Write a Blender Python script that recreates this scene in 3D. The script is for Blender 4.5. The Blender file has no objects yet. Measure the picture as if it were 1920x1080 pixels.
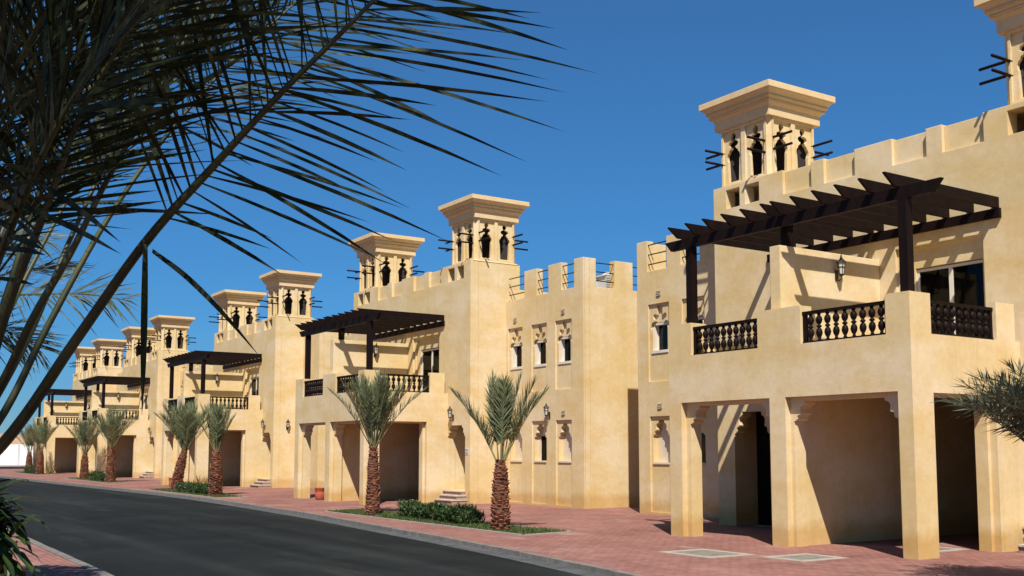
import bpy, bmesh, math, random
from mathutils import Vector, Matrix
from mathutils.geometry import tessellate_polygon

R = math.radians
scene = bpy.context.scene
C = scene.collection

# ------------------------------------------------------------------ camera
# world: x runs across the street towards the villas, y runs along the street, z up (metres)
YAW, TILT, FPX, PYX = R(33.417), R(5.352), 1987.14, 657.8
CAM = Vector((0, 0, 1.7))
cd = bpy.data.cameras.new('camera'); cam = bpy.data.objects.new('camera', cd); C.objects.link(cam)
cam.location = CAM; cam.rotation_euler = (R(90) + TILT, 0, -YAW)
cd.sensor_fit = 'HORIZONTAL'; cd.sensor_width = 36; cd.lens = FPX / 1920 * 36
cd.shift_y = (PYX - 540) / 1920
cd.clip_start = 0.05; cd.clip_end = 6000
scene.camera = cam

# ------------------------------------------------------------------ light
SUN = Vector((0.675, 1.0, -1.57)).normalized()           # direction the sunlight travels
EL = math.asin(-SUN.z); AZ = math.atan2(-SUN.x, -SUN.y)
w = bpy.data.worlds.new('World'); scene.world = w; w.use_nodes = True
nt = w.node_tree; bg = nt.nodes['Background']
sky = nt.nodes.new('ShaderNodeTexSky'); sky.sky_type = 'NISHITA'; sky.sun_disc = False
sky.sun_elevation = EL; sky.sun_rotation = AZ
sky.altitude = 16000; sky.air_density = 10.0; sky.dust_density = 0.0; sky.ozone_density = 10.0
hs = nt.nodes.new('ShaderNodeHueSaturation'); hs.inputs['Saturation'].default_value = 1.12
nt.links.new(sky.outputs[0], hs.inputs['Color'])
nt.links.new(hs.outputs[0], bg.inputs['Color']); bg.inputs['Strength'].default_value = 0.066
sd = bpy.data.lights.new('sun', 'SUN'); sd.energy = 4.9; sd.angle = R(0.55); sd.color = (1.0, 0.975, 0.94)
so = bpy.data.objects.new('sun', sd); C.objects.link(so)
so.rotation_euler = SUN.to_track_quat('-Z', 'Y').to_euler(); so.location = (-10, -20, 30)
scene.render.engine = 'CYCLES'
scene.view_settings.view_transform = 'Standard'; scene.view_settings.look = 'None'
scene.view_settings.gamma = 1; scene.view_settings.exposure = 0.47
scene.cycles.diffuse_bounces = 2; scene.cycles.max_bounces = 6; scene.cycles.transparent_max_bounces = 12
scene.render.resolution_x = 1024; scene.render.resolution_y = 576

FW = Vector((math.sin(YAW) * math.cos(TILT), math.cos(YAW) * math.cos(TILT), math.sin(TILT)))
RT = Vector((math.cos(YAW), -math.sin(YAW), 0)); UP = RT.cross(FW)
def at(px, py, depth):
    return CAM + (FW + RT * ((px - 960) / FPX) + UP * ((PYX - py) / FPX)) * depth

# ------------------------------------------------------------------ materials
def mat(name):
    m = bpy.data.materials.new(name); m.use_nodes = True
    return m, m.node_tree.nodes, m.node_tree.links, m.node_tree.nodes['Principled BSDF']
def N(nodes, t, **kw):
    n = nodes.new(t)
    for k, v in kw.items(): setattr(n, k, v)
    return n
def ramp(nodes, stops):
    r = nodes.new('ShaderNodeValToRGB'); e = r.color_ramp.elements
    while len(e) < len(stops): e.new(0.5)
    for x, (p, c) in zip(e, stops): x.position = p; x.color = (*c, 1)
    return r
def pos(nodes): return nodes.new('ShaderNodeNewGeometry').outputs['Position']
def noise(nodes, links, vec, scale, detail=4, rough=0.55, mapscale=None):
    n = nodes.new('ShaderNodeTexNoise'); n.inputs['Scale'].default_value = scale
    n.inputs['Detail'].default_value = detail; n.inputs['Roughness'].default_value = rough
    if mapscale:
        mp = nodes.new('ShaderNodeMapping'); mp.inputs['Scale'].default_value = mapscale
        links.new(vec, mp.inputs['Vector']); vec = mp.outputs[0]
    links.new(vec, n.inputs['Vector']); return n.outputs['Fac']
def mixc(nodes, links, f, a, b, mode='MIX'):
    m = nodes.new('ShaderNodeMix'); m.data_type = 'RGBA'; m.blend_type = mode
    for s, v in ((m.inputs[0], f), (m.inputs[6], a), (m.inputs[7], b)):
        if hasattr(v, 'is_output'): links.new(v, s)
        elif isinstance(v, (int, float)): s.default_value = v
        else: s.default_value = (*v, 1)
    return m.outputs[2]
def bump(nodes, links, h, strength, dist, p, normal=None):
    b = nodes.new('ShaderNodeBump'); b.inputs['Strength'].default_value = strength; b.inputs['Distance'].default_value = dist
    links.new(h, b.inputs['Height'])
    if normal: links.new(normal, b.inputs['Normal'])
    links.new(b.outputs[0], p.inputs['Normal'])

def stucco(name, c1, c2, c3, amount=1.0, bevel=False):
    m, n, l, p = mat(name); P = pos(n)
    big = ramp(n, [(0.40, (0, 0, 0)), (0.60, (1, 1, 1))]); l.new(noise(n, l, P, 0.55, 5, 0.6), big.inputs[0])
    mid = ramp(n, [(0.44, (0, 0, 0)), (0.68, (1, 1, 1))]); l.new(noise(n, l, P, 0.9, 6, 0.62, (1, 1, 1.7)), mid.inputs[0])
    col = mixc(n, l, big.outputs[0], c1, c2)
    sc = n.new('ShaderNodeMath'); sc.operation = 'MULTIPLY'; sc.inputs[1].default_value = 0.95 * amount; l.new(mid.outputs[0], sc.inputs[0])
    col = mixc(n, l, sc.outputs[0], col, c3)
    # faint run-off streaks
    st = ramp(n, [(0.52, (1, 1, 1)), (0.80, (0.80, 0.77, 0.72))]); l.new(noise(n, l, P, 1.0, 5, 0.6, (3.4, 3.4, 0.16)), st.inputs[0])
    col = mixc(n, l, 0.55 * amount, col, st.outputs[0], 'MULTIPLY')
    fine = ramp(n, [(0.3, (0.90, 0.90, 0.90)), (0.7, (1.05, 1.05, 1.05))]); l.new(noise(n, l, P, 9, 6, 0.7), fine.inputs[0])
    col = mixc(n, l, 0.8, col, fine.outputs[0], 'MULTIPLY')
    # damp dirt just above the paving
    sp = n.new('ShaderNodeSeparateXYZ'); l.new(P, sp.inputs[0])
    ad = n.new('ShaderNodeMath'); ad.operation = 'MULTIPLY_ADD'; ad.inputs[1].default_value = -0.5; l.new(noise(n, l, P, 2.5, 4), ad.inputs[0]); l.new(sp.outputs[2], ad.inputs[2])
    base = ramp(n, [(0.0, (0.80, 0.66, 0.46)), (0.22, (1, 1, 1))]); l.new(ad.outputs[0], base.inputs[0])
    col = mixc(n, l, 0.8, col, base.outputs[0], 'MULTIPLY')
    l.new(col, p.inputs['Base Color']); p.inputs['Roughness'].default_value = 0.92
    p.inputs['Specular IOR Level'].default_value = 0.15
    h = n.new('ShaderNodeMath'); h.operation = 'ADD'; l.new(noise(n, l, P, 55, 5, 0.7), h.inputs[0]); l.new(noise(n, l, P, 5, 3), h.inputs[1])
    nrm = None
    if bevel:
        bv = n.new('ShaderNodeBevel'); bv.samples = 4; bv.inputs['Radius'].default_value = 0.02; nrm = bv.outputs[0]
    bump(n, l, h.outputs[0], 0.35, 0.012, p, nrm)
    return m
M = {}
M['stucco'] = stucco('sand_stucco', (0.66, 0.485, 0.238), (0.71, 0.55, 0.328), (0.62, 0.412, 0.150), 0.75, True)
M['stucco_plain'] = stucco('sand_stucco_plain', (0.66, 0.485, 0.238), (0.71, 0.55, 0.328), (0.62, 0.412, 0.150), 0.75, False)
M['cornice'] = stucco('cornice_stucco', (0.65, 0.465, 0.245), (0.68, 0.50, 0.28), (0.61, 0.41, 0.18), 0.5, True)
def simple(name, col, rough=0.6, metal=0, var=0.0, vscale=6, spec=0.4, bumpd=0):
    m, n, l, p = mat(name); p.inputs['Roughness'].default_value = rough; p.inputs['Metallic'].default_value = metal
    p.inputs['Specular IOR Level'].default_value = spec
    if var:
        P = pos(n); r = ramp(n, [(0.3, tuple(c * (1 - var) for c in col)), (0.7, tuple(min(1, c * (1 + var)) for c in col))])
        f = noise(n, l, P, vscale, 5); l.new(f, r.inputs[0]); l.new(r.outputs[0], p.inputs['Base Color'])
        if bumpd: bump(n, l, f, 0.5, bumpd, p)
    else: p.inputs['Base Color'].default_value = (*col, 1)
    return m
M['white'] = simple('white_paint', (0.66, 0.58, 0.46), 0.6, var=0.06)
M['doorpaint'] = simple('door_paint', (0.60, 0.50, 0.38), 0.5, var=0.08)
M['cream'] = simple('cream_plaster', (0.64, 0.51, 0.35), 0.85, var=0.06)
M['vent'] = simple('beige_vent', (0.44, 0.33, 0.20), 0.8)
M['metal'] = simple('black_iron', (0.018, 0.016, 0.016), 0.5, 0.3)
M['bronze'] = simple('bronze_lantern_metal', (0.045, 0.035, 0.025), 0.45, 0.6)
M['lampglass'] = simple('lantern_glass', (0.55, 0.52, 0.42), 0.15, spec=0.6)
M['terracotta'] = simple('terracotta', (0.36, 0.075, 0.035), 0.8, var=0.2, vscale=9)
M['kerb'] = simple('kerb_concrete', (0.17, 0.145, 0.12), 0.9, var=0.3, vscale=5, bumpd=0.01)
M['edging'] = simple('edging_concrete', (0.31, 0.25, 0.195), 0.9, var=0.2, vscale=7, bumpd=0.006)
M['coverframe'] = simple('cover_frame_concrete', (0.36, 0.29, 0.22), 0.9, var=0.15, vscale=7)
M['coverplate'] = simple('cover_plate', (0.20, 0.18, 0.135), 0.8, var=0.25, vscale=12, bumpd=0.006)
M['step'] = simple('step_stone', (0.50, 0.40, 0.31), 0.85, var=0.18, vscale=10)
M['riser'] = simple('step_riser_brick', (0.33, 0.21, 0.15), 0.85, var=0.25, vscale=25)
M['acmetal'] = simple('pale_grey_metal', (0.55, 0.53, 0.50), 0.5, var=0.06)
M['tank'] = simple('white_tank_plastic', (0.80, 0.79, 0.76), 0.4)
M['blue'] = simple('blue_enamel', (0.05, 0.12, 0.35), 0.4)
M['boundary'] = simple('boundary_white_paint', (0.78, 0.76, 0.72), 0.85, var=0.06, vscale=0.4)
M['sand'] = simple('sand', (0.46, 0.34, 0.22), 0.95, var=0.16, vscale=0.5)
M['dune'] = simple('dune_sand', (0.42, 0.25, 0.13), 0.95, var=0.2, vscale=0.08)
M['curtain'] = simple('curtain_cloth', (0.20, 0.125, 0.065), 0.9, var=0.12)
M['dark'] = simple('inner_shade', (0.03, 0.022, 0.018), 0.9)  # near-black colour stands in for the shade inside rooms and towers
M['soil'] = simple('soil', (0.12, 0.075, 0.045), 0.95, var=0.3, vscale=6)

m, n, l, p = mat('dark_stained_wood'); P = pos(n)
r = ramp(n, [(0.3, (0.005, 0.0022, 0.0016)), (0.7, (0.012, 0.005, 0.0034))]); f = noise(n, l, P, 6, 6, 0.65, (1, 1, 0.35)); l.new(f, r.inputs[0])
l.new(r.outputs[0], p.inputs['Base Color']); p.inputs['Roughness'].default_value = 0.6; p.inputs['Specular IOR Level'].default_value = 0.12; bump(n, l, f, 0.4, 0.006, p); M['wood'] = m

m, n, l, p = mat('tinted_glass'); n.remove(p); out = n['Material Output']
gl = n.new('ShaderNodeBsdfGlossy'); gl.inputs['Roughness'].default_value = 0.03; gl.inputs['Color'].default_value = (0.6, 0.6, 0.6, 1)
tr = n.new('ShaderNodeBsdfTransparent'); tr.inputs['Color'].default_value = (0.42, 0.42, 0.42, 1)
fr = n.new('ShaderNodeFresnel'); fr.inputs['IOR'].default_value = 1.3
mx = n.new('ShaderNodeMixShader'); l.new(fr.outputs[0], mx.inputs[0]); l.new(tr.outputs[0], mx.inputs[1]); l.new(gl.outputs[0], mx.inputs[2]); l.new(mx.outputs[0], out.inputs[0])
M['glass'] = m

m, n, l, p = mat('asphalt'); P = pos(n)
r = ramp(n, [(0.3, (0.012, 0.0135, 0.0122)), (0.55, (0.0165, 0.0185, 0.0168)), (0.75, (0.025, 0.0265, 0.0240))]); l.new(noise(n, l, P, 0.45, 6, 0.6), r.inputs[0])
g = ramp(n, [(0.35, (0.65, 0.65, 0.65)), (0.7, (1.35, 1.35, 1.35))]); f = noise(n, l, P, 90, 3, 0.8); l.new(f, g.inputs[0])
col = mixc(n, l, 0.7, r.outputs[0], g.outputs[0], 'MULTIPLY')
tr_ = ramp(n, [(0.32, (1.5, 1.48, 1.42)), (0.5, (1, 1, 1)), (0.72, (0.68, 0.68, 0.70))]); l.new(noise(n, l, P, 1.2, 3, 0.5, (1.2, 0.05, 1)), tr_.inputs[0])
col = mixc(n, l, 0.9, col, tr_.outputs[0], 'MULTIPLY')
sd_ = ramp(n, [(0.56, (0, 0, 0)), (0.80, (0.5, 0.5, 0.5))]); l.new(noise(n, l, P, 0.8, 7, 0.72, (1.6, 0.28, 1)), sd_.inputs[0])
col = mixc(n, l, sd_.outputs[0], col, (0.060, 0.054, 0.045))
l.new(col, p.inputs['Base Color']); p.inputs['Roughness'].default_value = 0.9; p.inputs['Specular IOR Level'].default_value = 0.08; bump(n, l, f, 0.5, 0.006, p); M['asphalt'] = m

m, n, l, p = mat('gutter_concrete'); P = pos(n)
r = ramp(n, [(0.3, (0.035, 0.036, 0.033)), (0.7, (0.10, 0.098, 0.088))]); f = noise(n, l, P, 3, 6, 0.7); l.new(f, r.inputs[0]); l.new(r.outputs[0], p.inputs['Base Color']); p.inputs['Roughness'].default_value = 0.9; M['gutter'] = m

def paving(name, ca, cb):
    m, n, l, p = mat(name); P = pos(n)
    mp = n.new('ShaderNodeMapping'); mp.inputs['Rotation'].default_value = (0, 0, R(90)); l.new(P, mp.inputs['Vector'])
    b = n.new('ShaderNodeTexBrick'); l.new(mp.outputs[0], b.inputs['Vector']); b.inputs['Scale'].default_value = 1.0
    b.inputs['Brick Width'].default_value = 0.21; b.inputs['Row Height'].default_value = 0.105; b.inputs['Mortar Size'].default_value = 0.008
    b.inputs['Color1'].default_value = (*ca, 1); b.inputs['Color2'].default_value = (*cb, 1); b.inputs['Mortar'].default_value = (0.17, 0.10, 0.078, 1)
    b.inputs['Bias'].default_value = 0.0; b.inputs['Mortar Smooth'].default_value = 0.3
    v1 = ramp(n, [(0.3, (0.68, 0.62, 0.60)), (0.5, (1, 1, 1)), (0.72, (1.22, 1.2, 1.18))]); l.new(noise(n, l, P, 0.5, 6, 0.65), v1.inputs[0])
    col = mixc(n, l, 0.85, b.outputs['Color'], v1.outputs[0], 'MULTIPLY')
    v2 = ramp(n, [(0.3, (0.8, 0.8, 0.8)), (0.7, (1.15, 1.15, 1.15))]); l.new(noise(n, l, P, 4, 5, 0.7), v2.inputs[0])
    col = mixc(n, l, 0.8, col, v2.outputs[0], 'MULTIPLY')
    # pale sand and efflorescence drifted over the bricks
    v3 = ramp(n, [(0.54, (0, 0, 0)), (0.78, (0.55, 0.55, 0.55))]); l.new(noise(n, l, P, 0.9, 6, 0.7, (1, 0.4, 1)), v3.inputs[0])
    col = mixc(n, l, v3.outputs[0], col, (0.48, 0.33, 0.25))
    l.new(col, p.inputs['Base Color']); p.inputs['Roughness'].default_value = 0.9; p.inputs['Specular IOR Level'].default_value = 0.2
    inv = n.new('ShaderNodeMath'); inv.operation = 'SUBTRACT'; inv.inputs[0].default_value = 1; l.new(b.outputs['Fac'], inv.inputs[1])
    bump(n, l, inv.outputs[0], 0.9, 0.008, p); return m
M['paving'] = paving('pink_brick_paving', (0.300, 0.133, 0.100), (0.252, 0.108, 0.082))

def leafmat(name, stops, trans=0.25, rough=0.45, spec=0.35, vscale=3.0):
    m, n, l, p = mat(name); P = pos(n)
    r = ramp(n, stops); l.new(noise(n, l, P, vscale, 4, 0.7), r.inputs[0]); l.new(r.outputs[0], p.inputs['Base Color'])
    p.inputs['Roughness'].default_value = rough; p.inputs['Specular IOR Level'].default_value = spec
    t = n.new('ShaderNodeBsdfTranslucent'); l.new(r.outputs[0], t.inputs['Color'])
    mx = n.new('ShaderNodeMixShader'); mx.inputs[0].default_value = trans
    l.new(p.outputs[0], mx.inputs[1]); l.new(t.outputs[0], mx.inputs[2]); l.new(mx.outputs[0], n['Material Output'].inputs[0])
    return m
M['palm'] = leafmat('palm_leaf', [(0.25, (0.09, 0.11, 0.045)), (0.5, (0.17, 0.19, 0.085)), (0.75, (0.31, 0.29, 0.14))], 0.2, 0.55, 0.25)
M['palmdry'] = leafmat('dry_palm_leaf', [(0.3, (0.20, 0.14, 0.06)), (0.7, (0.34, 0.27, 0.13))], 0.15, 0.6)
M['palmnear'] = leafmat('near_palm_leaf', [(0.3, (0.011, 0.016, 0.005)), (0.52, (0.024, 0.032, 0.011)), (0.66, (0.10, 0.11, 0.05)), (0.8, (0.15, 0.13, 0.06))], 0.15, 0.5, 0.12, 7)  # shade of the overhead crown is partly put into this dark leaf colour
M['palmright'] = leafmat('grey_green_palm_leaf', [(0.3, (0.045, 0.058, 0.03)), (0.55, (0.085, 0.10, 0.058)), (0.8, (0.22, 0.21, 0.13))], 0.1, 0.5, 0.3, 6)
M['rachis'] = leafmat('palm_rachis', [(0.3, (0.13, 0.14, 0.05)), (0.7, (0.26, 0.24, 0.11))], 0.0, 0.5, 0.3, 5)
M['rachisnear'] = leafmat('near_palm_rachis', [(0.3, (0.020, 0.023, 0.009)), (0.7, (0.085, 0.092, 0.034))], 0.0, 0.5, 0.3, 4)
M['hedge'] = leafmat('hedge_leaf', [(0.25, (0.02, 0.04, 0.008)), (0.5, (0.035, 0.065, 0.014)), (0.8, (0.075, 0.11, 0.025))], 0.2, 0.45)
M['grass'] = leafmat('grass_blade', [(0.3, (0.045, 0.08, 0.014)), (0.7, (0.10, 0.12, 0.03))], 0.2, 0.6)
M['bush'] = leafmat('glossy_shrub_leaf', [(0.3, (0.014, 0.028, 0.006)), (0.7, (0.05, 0.085, 0.015))], 0.2, 0.3, 0.5, 5)
M['trunk'] = simple('palm_trunk_fibre', (0.11, 0.045, 0.022), 0.95, var=0.4, vscale=9, bumpd=0.02)
M['boot'] = simple('palm_leaf_base', (0.25, 0.10, 0.05), 0.9, var=0.62, vscale=7, bumpd=0.01)
M['stem'] = simple('woody_stem', (0.10, 0.07, 0.045), 0.9, var=0.3)

# ------------------------------------------------------------------ mesh helpers
class MB:
    def __init__(s, off=(0, 0, 0)): s.v = []; s.f = []; s.o = Vector(off)
    def add(s, vs, fs):
        b = len(s.v); s.v += [tuple(Vector(q) - s.o) for q in vs]; s.f += [tuple(b + i for i in q) for q in fs]; return s
    def box(s, x0, x1, y0, y1, z0, z1):
        vs = [(x0, y0, z0), (x1, y0, z0), (x1, y1, z0), (x0, y1, z0), (x0, y0, z1), (x1, y0, z1), (x1, y1, z1), (x0, y1, z1)]
        return s.add(vs, [(0, 3, 2, 1), (4, 5, 6, 7), (0, 1, 5, 4), (1, 2, 6, 5), (2, 3, 7, 6), (3, 0, 4, 7)])
    def frustum(s, r0, z0, r1, z1):      # rects (x0,x1,y0,y1)
        q = lambda r, z: [(r[0], r[2], z), (r[1], r[2], z), (r[1], r[3], z), (r[0], r[3], z)]
        return s.add(q(r0, z0) + q(r1, z1), [(0, 3, 2, 1), (4, 5, 6, 7), (0, 1, 5, 4), (1, 2, 6, 5), (2, 3, 7, 6), (3, 0, 4, 7)])
    def plate(s, plane, outline, holes, c0, c1):
        loops = [list(outline)] + [list(h) for h in holes]
        tri = tessellate_polygon([[Vector((a, b, 0)) for a, b in L] for L in loops])
        flat = [q for L in loops for q in L]; k = len(flat)
        P3 = {'x': lambda a, b, c: (c, a, b), 'y': lambda a, b, c: (a, c, b), 'z': lambda a, b, c: (a, b, c)}[plane]
        vs = [P3(a, b, c0) for a, b in flat] + [P3(a, b, c1) for a, b in flat]
        fs = []
        for t in tri: fs.append(tuple(t)); fs.append(tuple(i + k for i in reversed(t)))
        b = 0
        for L in loops:
            m_ = len(L)
            for i in range(m_):
                j = (i + 1) % m_; fs.append((b + i, b + j, b + j + k, b + i + k))
            b += m_
        s.add(vs, fs); return s
    def tube(s, pts, rad, n=6, cap=True, up=Vector((0, 0, 1))):
        pts = [Vector(q) for q in pts]; rings = []
        for i, q in enumerate(pts):
            t = (pts[min(i + 1, len(pts) - 1)] - pts[max(i - 1, 0)]).normalized()
            u = t.cross(up)
            if u.length < 1e-3: u = t.cross(Vector((1, 0, 0)))
            u.normalize(); w_ = u.cross(t); r_ = rad[i] if isinstance(rad, (list, tuple)) else rad
            rings.append([q + (u * math.cos(2 * math.pi * k / n) + w_ * math.sin(2 * math.pi * k / n)) * r_ for k in range(n)])
        vs = [q for r_ in rings for q in r_]; fs = []
        for i in range(len(pts) - 1):
            for k in range(n):
                k2 = (k + 1) % n; fs.append((i * n + k, i * n + k2, (i + 1) * n + k2, (i + 1) * n + k))
        if cap: fs += [tuple(range(n - 1, -1, -1)), tuple((len(pts) - 1) * n + k for k in range(n))]
        return s.add(vs, fs)
    def lathe(s, prof, c, n=8, sx=1.0, sy=1.0):
        vs = []; fs = []
        for r_, z in prof:
            for k in range(n):
                a = 2 * math.pi * (k + 0.5) / n; vs.append((c[0] + r_ * sx * math.cos(a), c[1] + r_ * sy * math.sin(a), c[2] + z))
        for i in range(len(prof) - 1):
            for k in range(n):
                k2 = (k + 1) % n; fs.append((i * n + k, i * n + k2, (i + 1) * n + k2, (i + 1) * n + k))
        fs += [tuple(range(n - 1, -1, -1)), tuple((len(prof) - 1) * n + k for k in range(n))]
        return s.add(vs, fs)
    def mesh(s, name, m, smooth=False, fix=True):
        me = bpy.data.meshes.new(name); me.from_pydata(s.v, [], s.f)
        if fix:
            bm = bmesh.new(); bm.from_mesh(me); bmesh.ops.recalc_face_normals(bm, faces=bm.faces); bm.to_mesh(me); bm.free()
        me.materials.append(M[m] if isinstance(m, str) else m)
        if smooth: me.polygons.foreach_set('use_smooth', [True] * len(me.polygons))
        me.update(); return me
def link(name, me, parent=None, loc=(0, 0, 0), rz=0):
    o = bpy.data.objects.new(name, me); C.objects.link(o); o.location = loc; o.rotation_euler = (0, 0, rz)
    if parent: o.parent = parent
    return o
def tag(o, label=None, cat=None, group=None, kind=None):
    for k, v in (('label', label), ('category', cat), ('group', group), ('kind', kind)):
        if v: o[k] = v
    return o
def empty(name, loc, label, cat, group=None, rz=0):
    o = link(name, None, None, loc, rz); o.empty_display_size = 0.3; return tag(o, label, cat, group)

def spline(pts, n):
    out = []; P = [Vector(q) for q in pts]; P = [2 * P[0] - P[1]] + P + [2 * P[-1] - P[-2]]
    for i in range(1, len(P) - 2):
        for k in range(n):
            t = k / n; a, b, c_, d_ = P[i - 1], P[i], P[i + 1], P[i + 2]
            out.append(0.5 * ((2 * b) + (c_ - a) * t + (2 * a - 5 * b + 4 * c_ - d_) * t * t + (3 * b - a - 3 * c_ + d_) * t ** 3))
    out.append(P[-2]); return out

# ------------------------------------------------------------------ the setting
def sheet(name, poly, z, m):
    b = MB(); k = len(poly)
    tri = tessellate_polygon([[Vector((q[0], q[1], 0)) for q in poly]])
    b.add([(q[0], q[1], z) for q in poly], [tuple(t) for t in tri])
    me = b.mesh(name, m, fix=False)
    if me.polygons and me.polygons[0].normal.z < 0: me.flip_normals()
    return tag(link(name, me), kind='structure')
sheet('ground', [(-2500, -2500), (2500, -2500), (2500, 3500), (-2500, 3500)], -0.30, 'sand')
KF = spline([(6.9, -12, 0), (7.9, 0, 0), (9.3, 10.5, 0), (9.9, 14.4, 0), (10.32, 17.7, 0), (10.62, 20.8, 0), (11.0, 24.4, 0), (11.3, 28, 0), (11.72, 36.4, 0), (11.75, 43, 0), (11.4, 52, 0), (10.85, 66, 0), (10.45, 78, 0), (9.6, 92, 0), (8.4, 106, 0)], 6)
KN = spline([(1.0, -12, 0), (2.3, 0, 0), (3.2, 9, 0), (3.50, 15.2, 0), (3.56, 19, 0), (3.64, 24, 0), (3.8, 36, 0), (3.8, 48, 0), (3.4, 62, 0), (2.8, 78, 0), (1.6, 92, 0), (0.2, 106, 0)], 6)
ROADZ = -0.065
sheet('road', [(q.x - 0.02, q.y) for q in KF] + [(q.x + 0.02, q.y) for q in reversed(KN)], ROADZ, 'asphalt')
sheet('pavement', [(q.x + 0.10, q.y) for q in KF] + [(60, 106), (60, -12)], 0.0, 'paving')
sheet('pavement', [(q.x - 0.10, q.y) for q in KN] + [(-40, 106), (-40, -12)], 0.0, 'paving')
sheet('road', [(-60, 106.2), (80, 106.2), (80, 126), (-60, 126)], -0.06, 'asphalt')
sheet('pavement', [(-60, 126.2), (80, 126.2), (80, 134), (-60, 134)], 0.02, 'sand')
# concrete gutter strip at the foot of the far kerb
gb = MB()
for i in range(len(KF) - 1):
    a, b_ = KF[i], KF[i + 1]
    gb.add([(a.x - 0.36, a.y, ROADZ + 0.004), (a.x - 0.01, a.y, ROADZ + 0.006), (b_.x - 0.01, b_.y, ROADZ + 0.006), (b_.x - 0.36, b_.y, ROADZ + 0.004)], [(0, 1, 2, 3)])
tag(link('gutter', gb.mesh('gutter', 'gutter')), kind='structure')
def kerb(K, side, z1):
    root = tag(link('kerb', MB().box(-0.05, 0.05, -0.05, 0.05, -0.29, -0.2).mesh('kerb', 'kerb'), None, (K[0].x, K[0].y, 0)), kind='structure')
    me = MB().frustum((-0.075, 0.075, -0.496, 0.496), -0.25, (-0.06, 0.075, -0.492, 0.492), z1).mesh('kerb_stone', 'kerb')
    acc = 0.0; seg = 0; rng = random.Random(5)
    L = [0]
    for i in range(len(K) - 1): L.append(L[-1] + (K[i + 1] - K[i]).length)
    s = 0.5
    while s < L[-1] - 0.5:
        while L[seg + 1] < s: seg += 1
        a, b_ = K[seg], K[seg + 1]; q = a.lerp(b_, (s - L[seg]) / (L[seg + 1] - L[seg])); d_ = b_ - a
        o = link('kerb_stone', me, root, (q.x - root.location.x + side * 0.05, q.y - root.location.y, rng.uniform(-0.004, 0.004)), math.atan2(-d_.x, d_.y))
        if side < 0: o.rotation_euler.z += math.pi
        s += 1.0
kerb(KF, 1, 0.015); kerb(KN, -1, 0.015)
# ------------------------------------------------------------------ villa
BASE = Vector((17.5, 13.5, 0))
UC, U1, VF, VM, VW = 10.47, 16.16, 14.48, 17.51, 18.89
UM1, UM2, UW1, UW2 = 17.90, 9.05, 22.34, 4.89
VB = 27.5
CACHE = {}
def part(name, key, parent, fn, m, smooth=False, loc=(0, 0, 0)):
    if key not in CACHE:
        b = MB(BASE) if loc == (0, 0, 0) else MB()
        fn(b); CACHE[key] = b.mesh(name, m, smooth)
    return link(name, CACHE[key], parent, loc)
def rect(a0, a1, b0, b1): return [(a0, b0), (a1, b0), (a1, b1), (a0, b1)]
BR = [(1.0, 0.0), (1.0, -0.13), (0.90, -0.20), (0.80, -0.21), (0.70, -0.24), (0.60, -0.31), (0.56, -0.41), (0.58, -0.52), (0.64, -0.60),
      (0.56, -0.68), (0.42, -0.68), (0.34, -0.72), (0.28, -0.80), (0.29, -0.88), (0.20, -0.96), (0.0, -1.0)]
def arch(a0, a1, z0, z1, w, h):
    """door-like opening whose two head corners carry scalloped brackets"""
    L = [(a0, z0)]
    L += [(a0 + x * w, z1 + y * h) for x, y in reversed(BR)]
    L += [(a1 - x * w, z1 + y * h) for x, y in BR]
    return L + [(a1, z0)]
WH = [(0.30, 4.36), (0.30, 5.02), (0.335, 4.94), (0.375, 5.00), (0.36, 5.06), (0.31, 5.15), (0.17, 5.17), (0.16, 5.21), (0.235, 5.23), (0.27, 5.30), (0.235, 5.37), (0.17, 5.36), (0.11, 5.33), (0.10, 5.38), (0.105, 5.60)]
def whole(c): return [(c + a, z) for a, z in WH] + [(c - a, z) for a, z in reversed(WH)]
def keyhole(c, z0, z1, hw, wb=None):
    """wind-tower opening: tall slot, stepped shoulders, trefoil on top"""
    H = z1 - z0; S = [(0.78 if wb is None else wb, 0), (0.90, 0.44), (1.0, 0.48), (1.0, 0.53), (0.90, 0.575), (0.74, 0.60), (0.62, 0.65), (0.40, 0.665), (0.34, 0.69), (0.26, 0.71),
         (0.55, 0.725), (0.76, 0.765), (0.66, 0.81), (0.38, 0.83), (0.22, 0.845), (0.34, 0.875), (0.40, 0.92), (0.30, 0.97), (0.10, 1.0)]
    return [(c + x * hw, z0 + y * H) for x, y in S] + [(c - x * hw, z0 + y * H) for x, y in reversed(S)]

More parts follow.
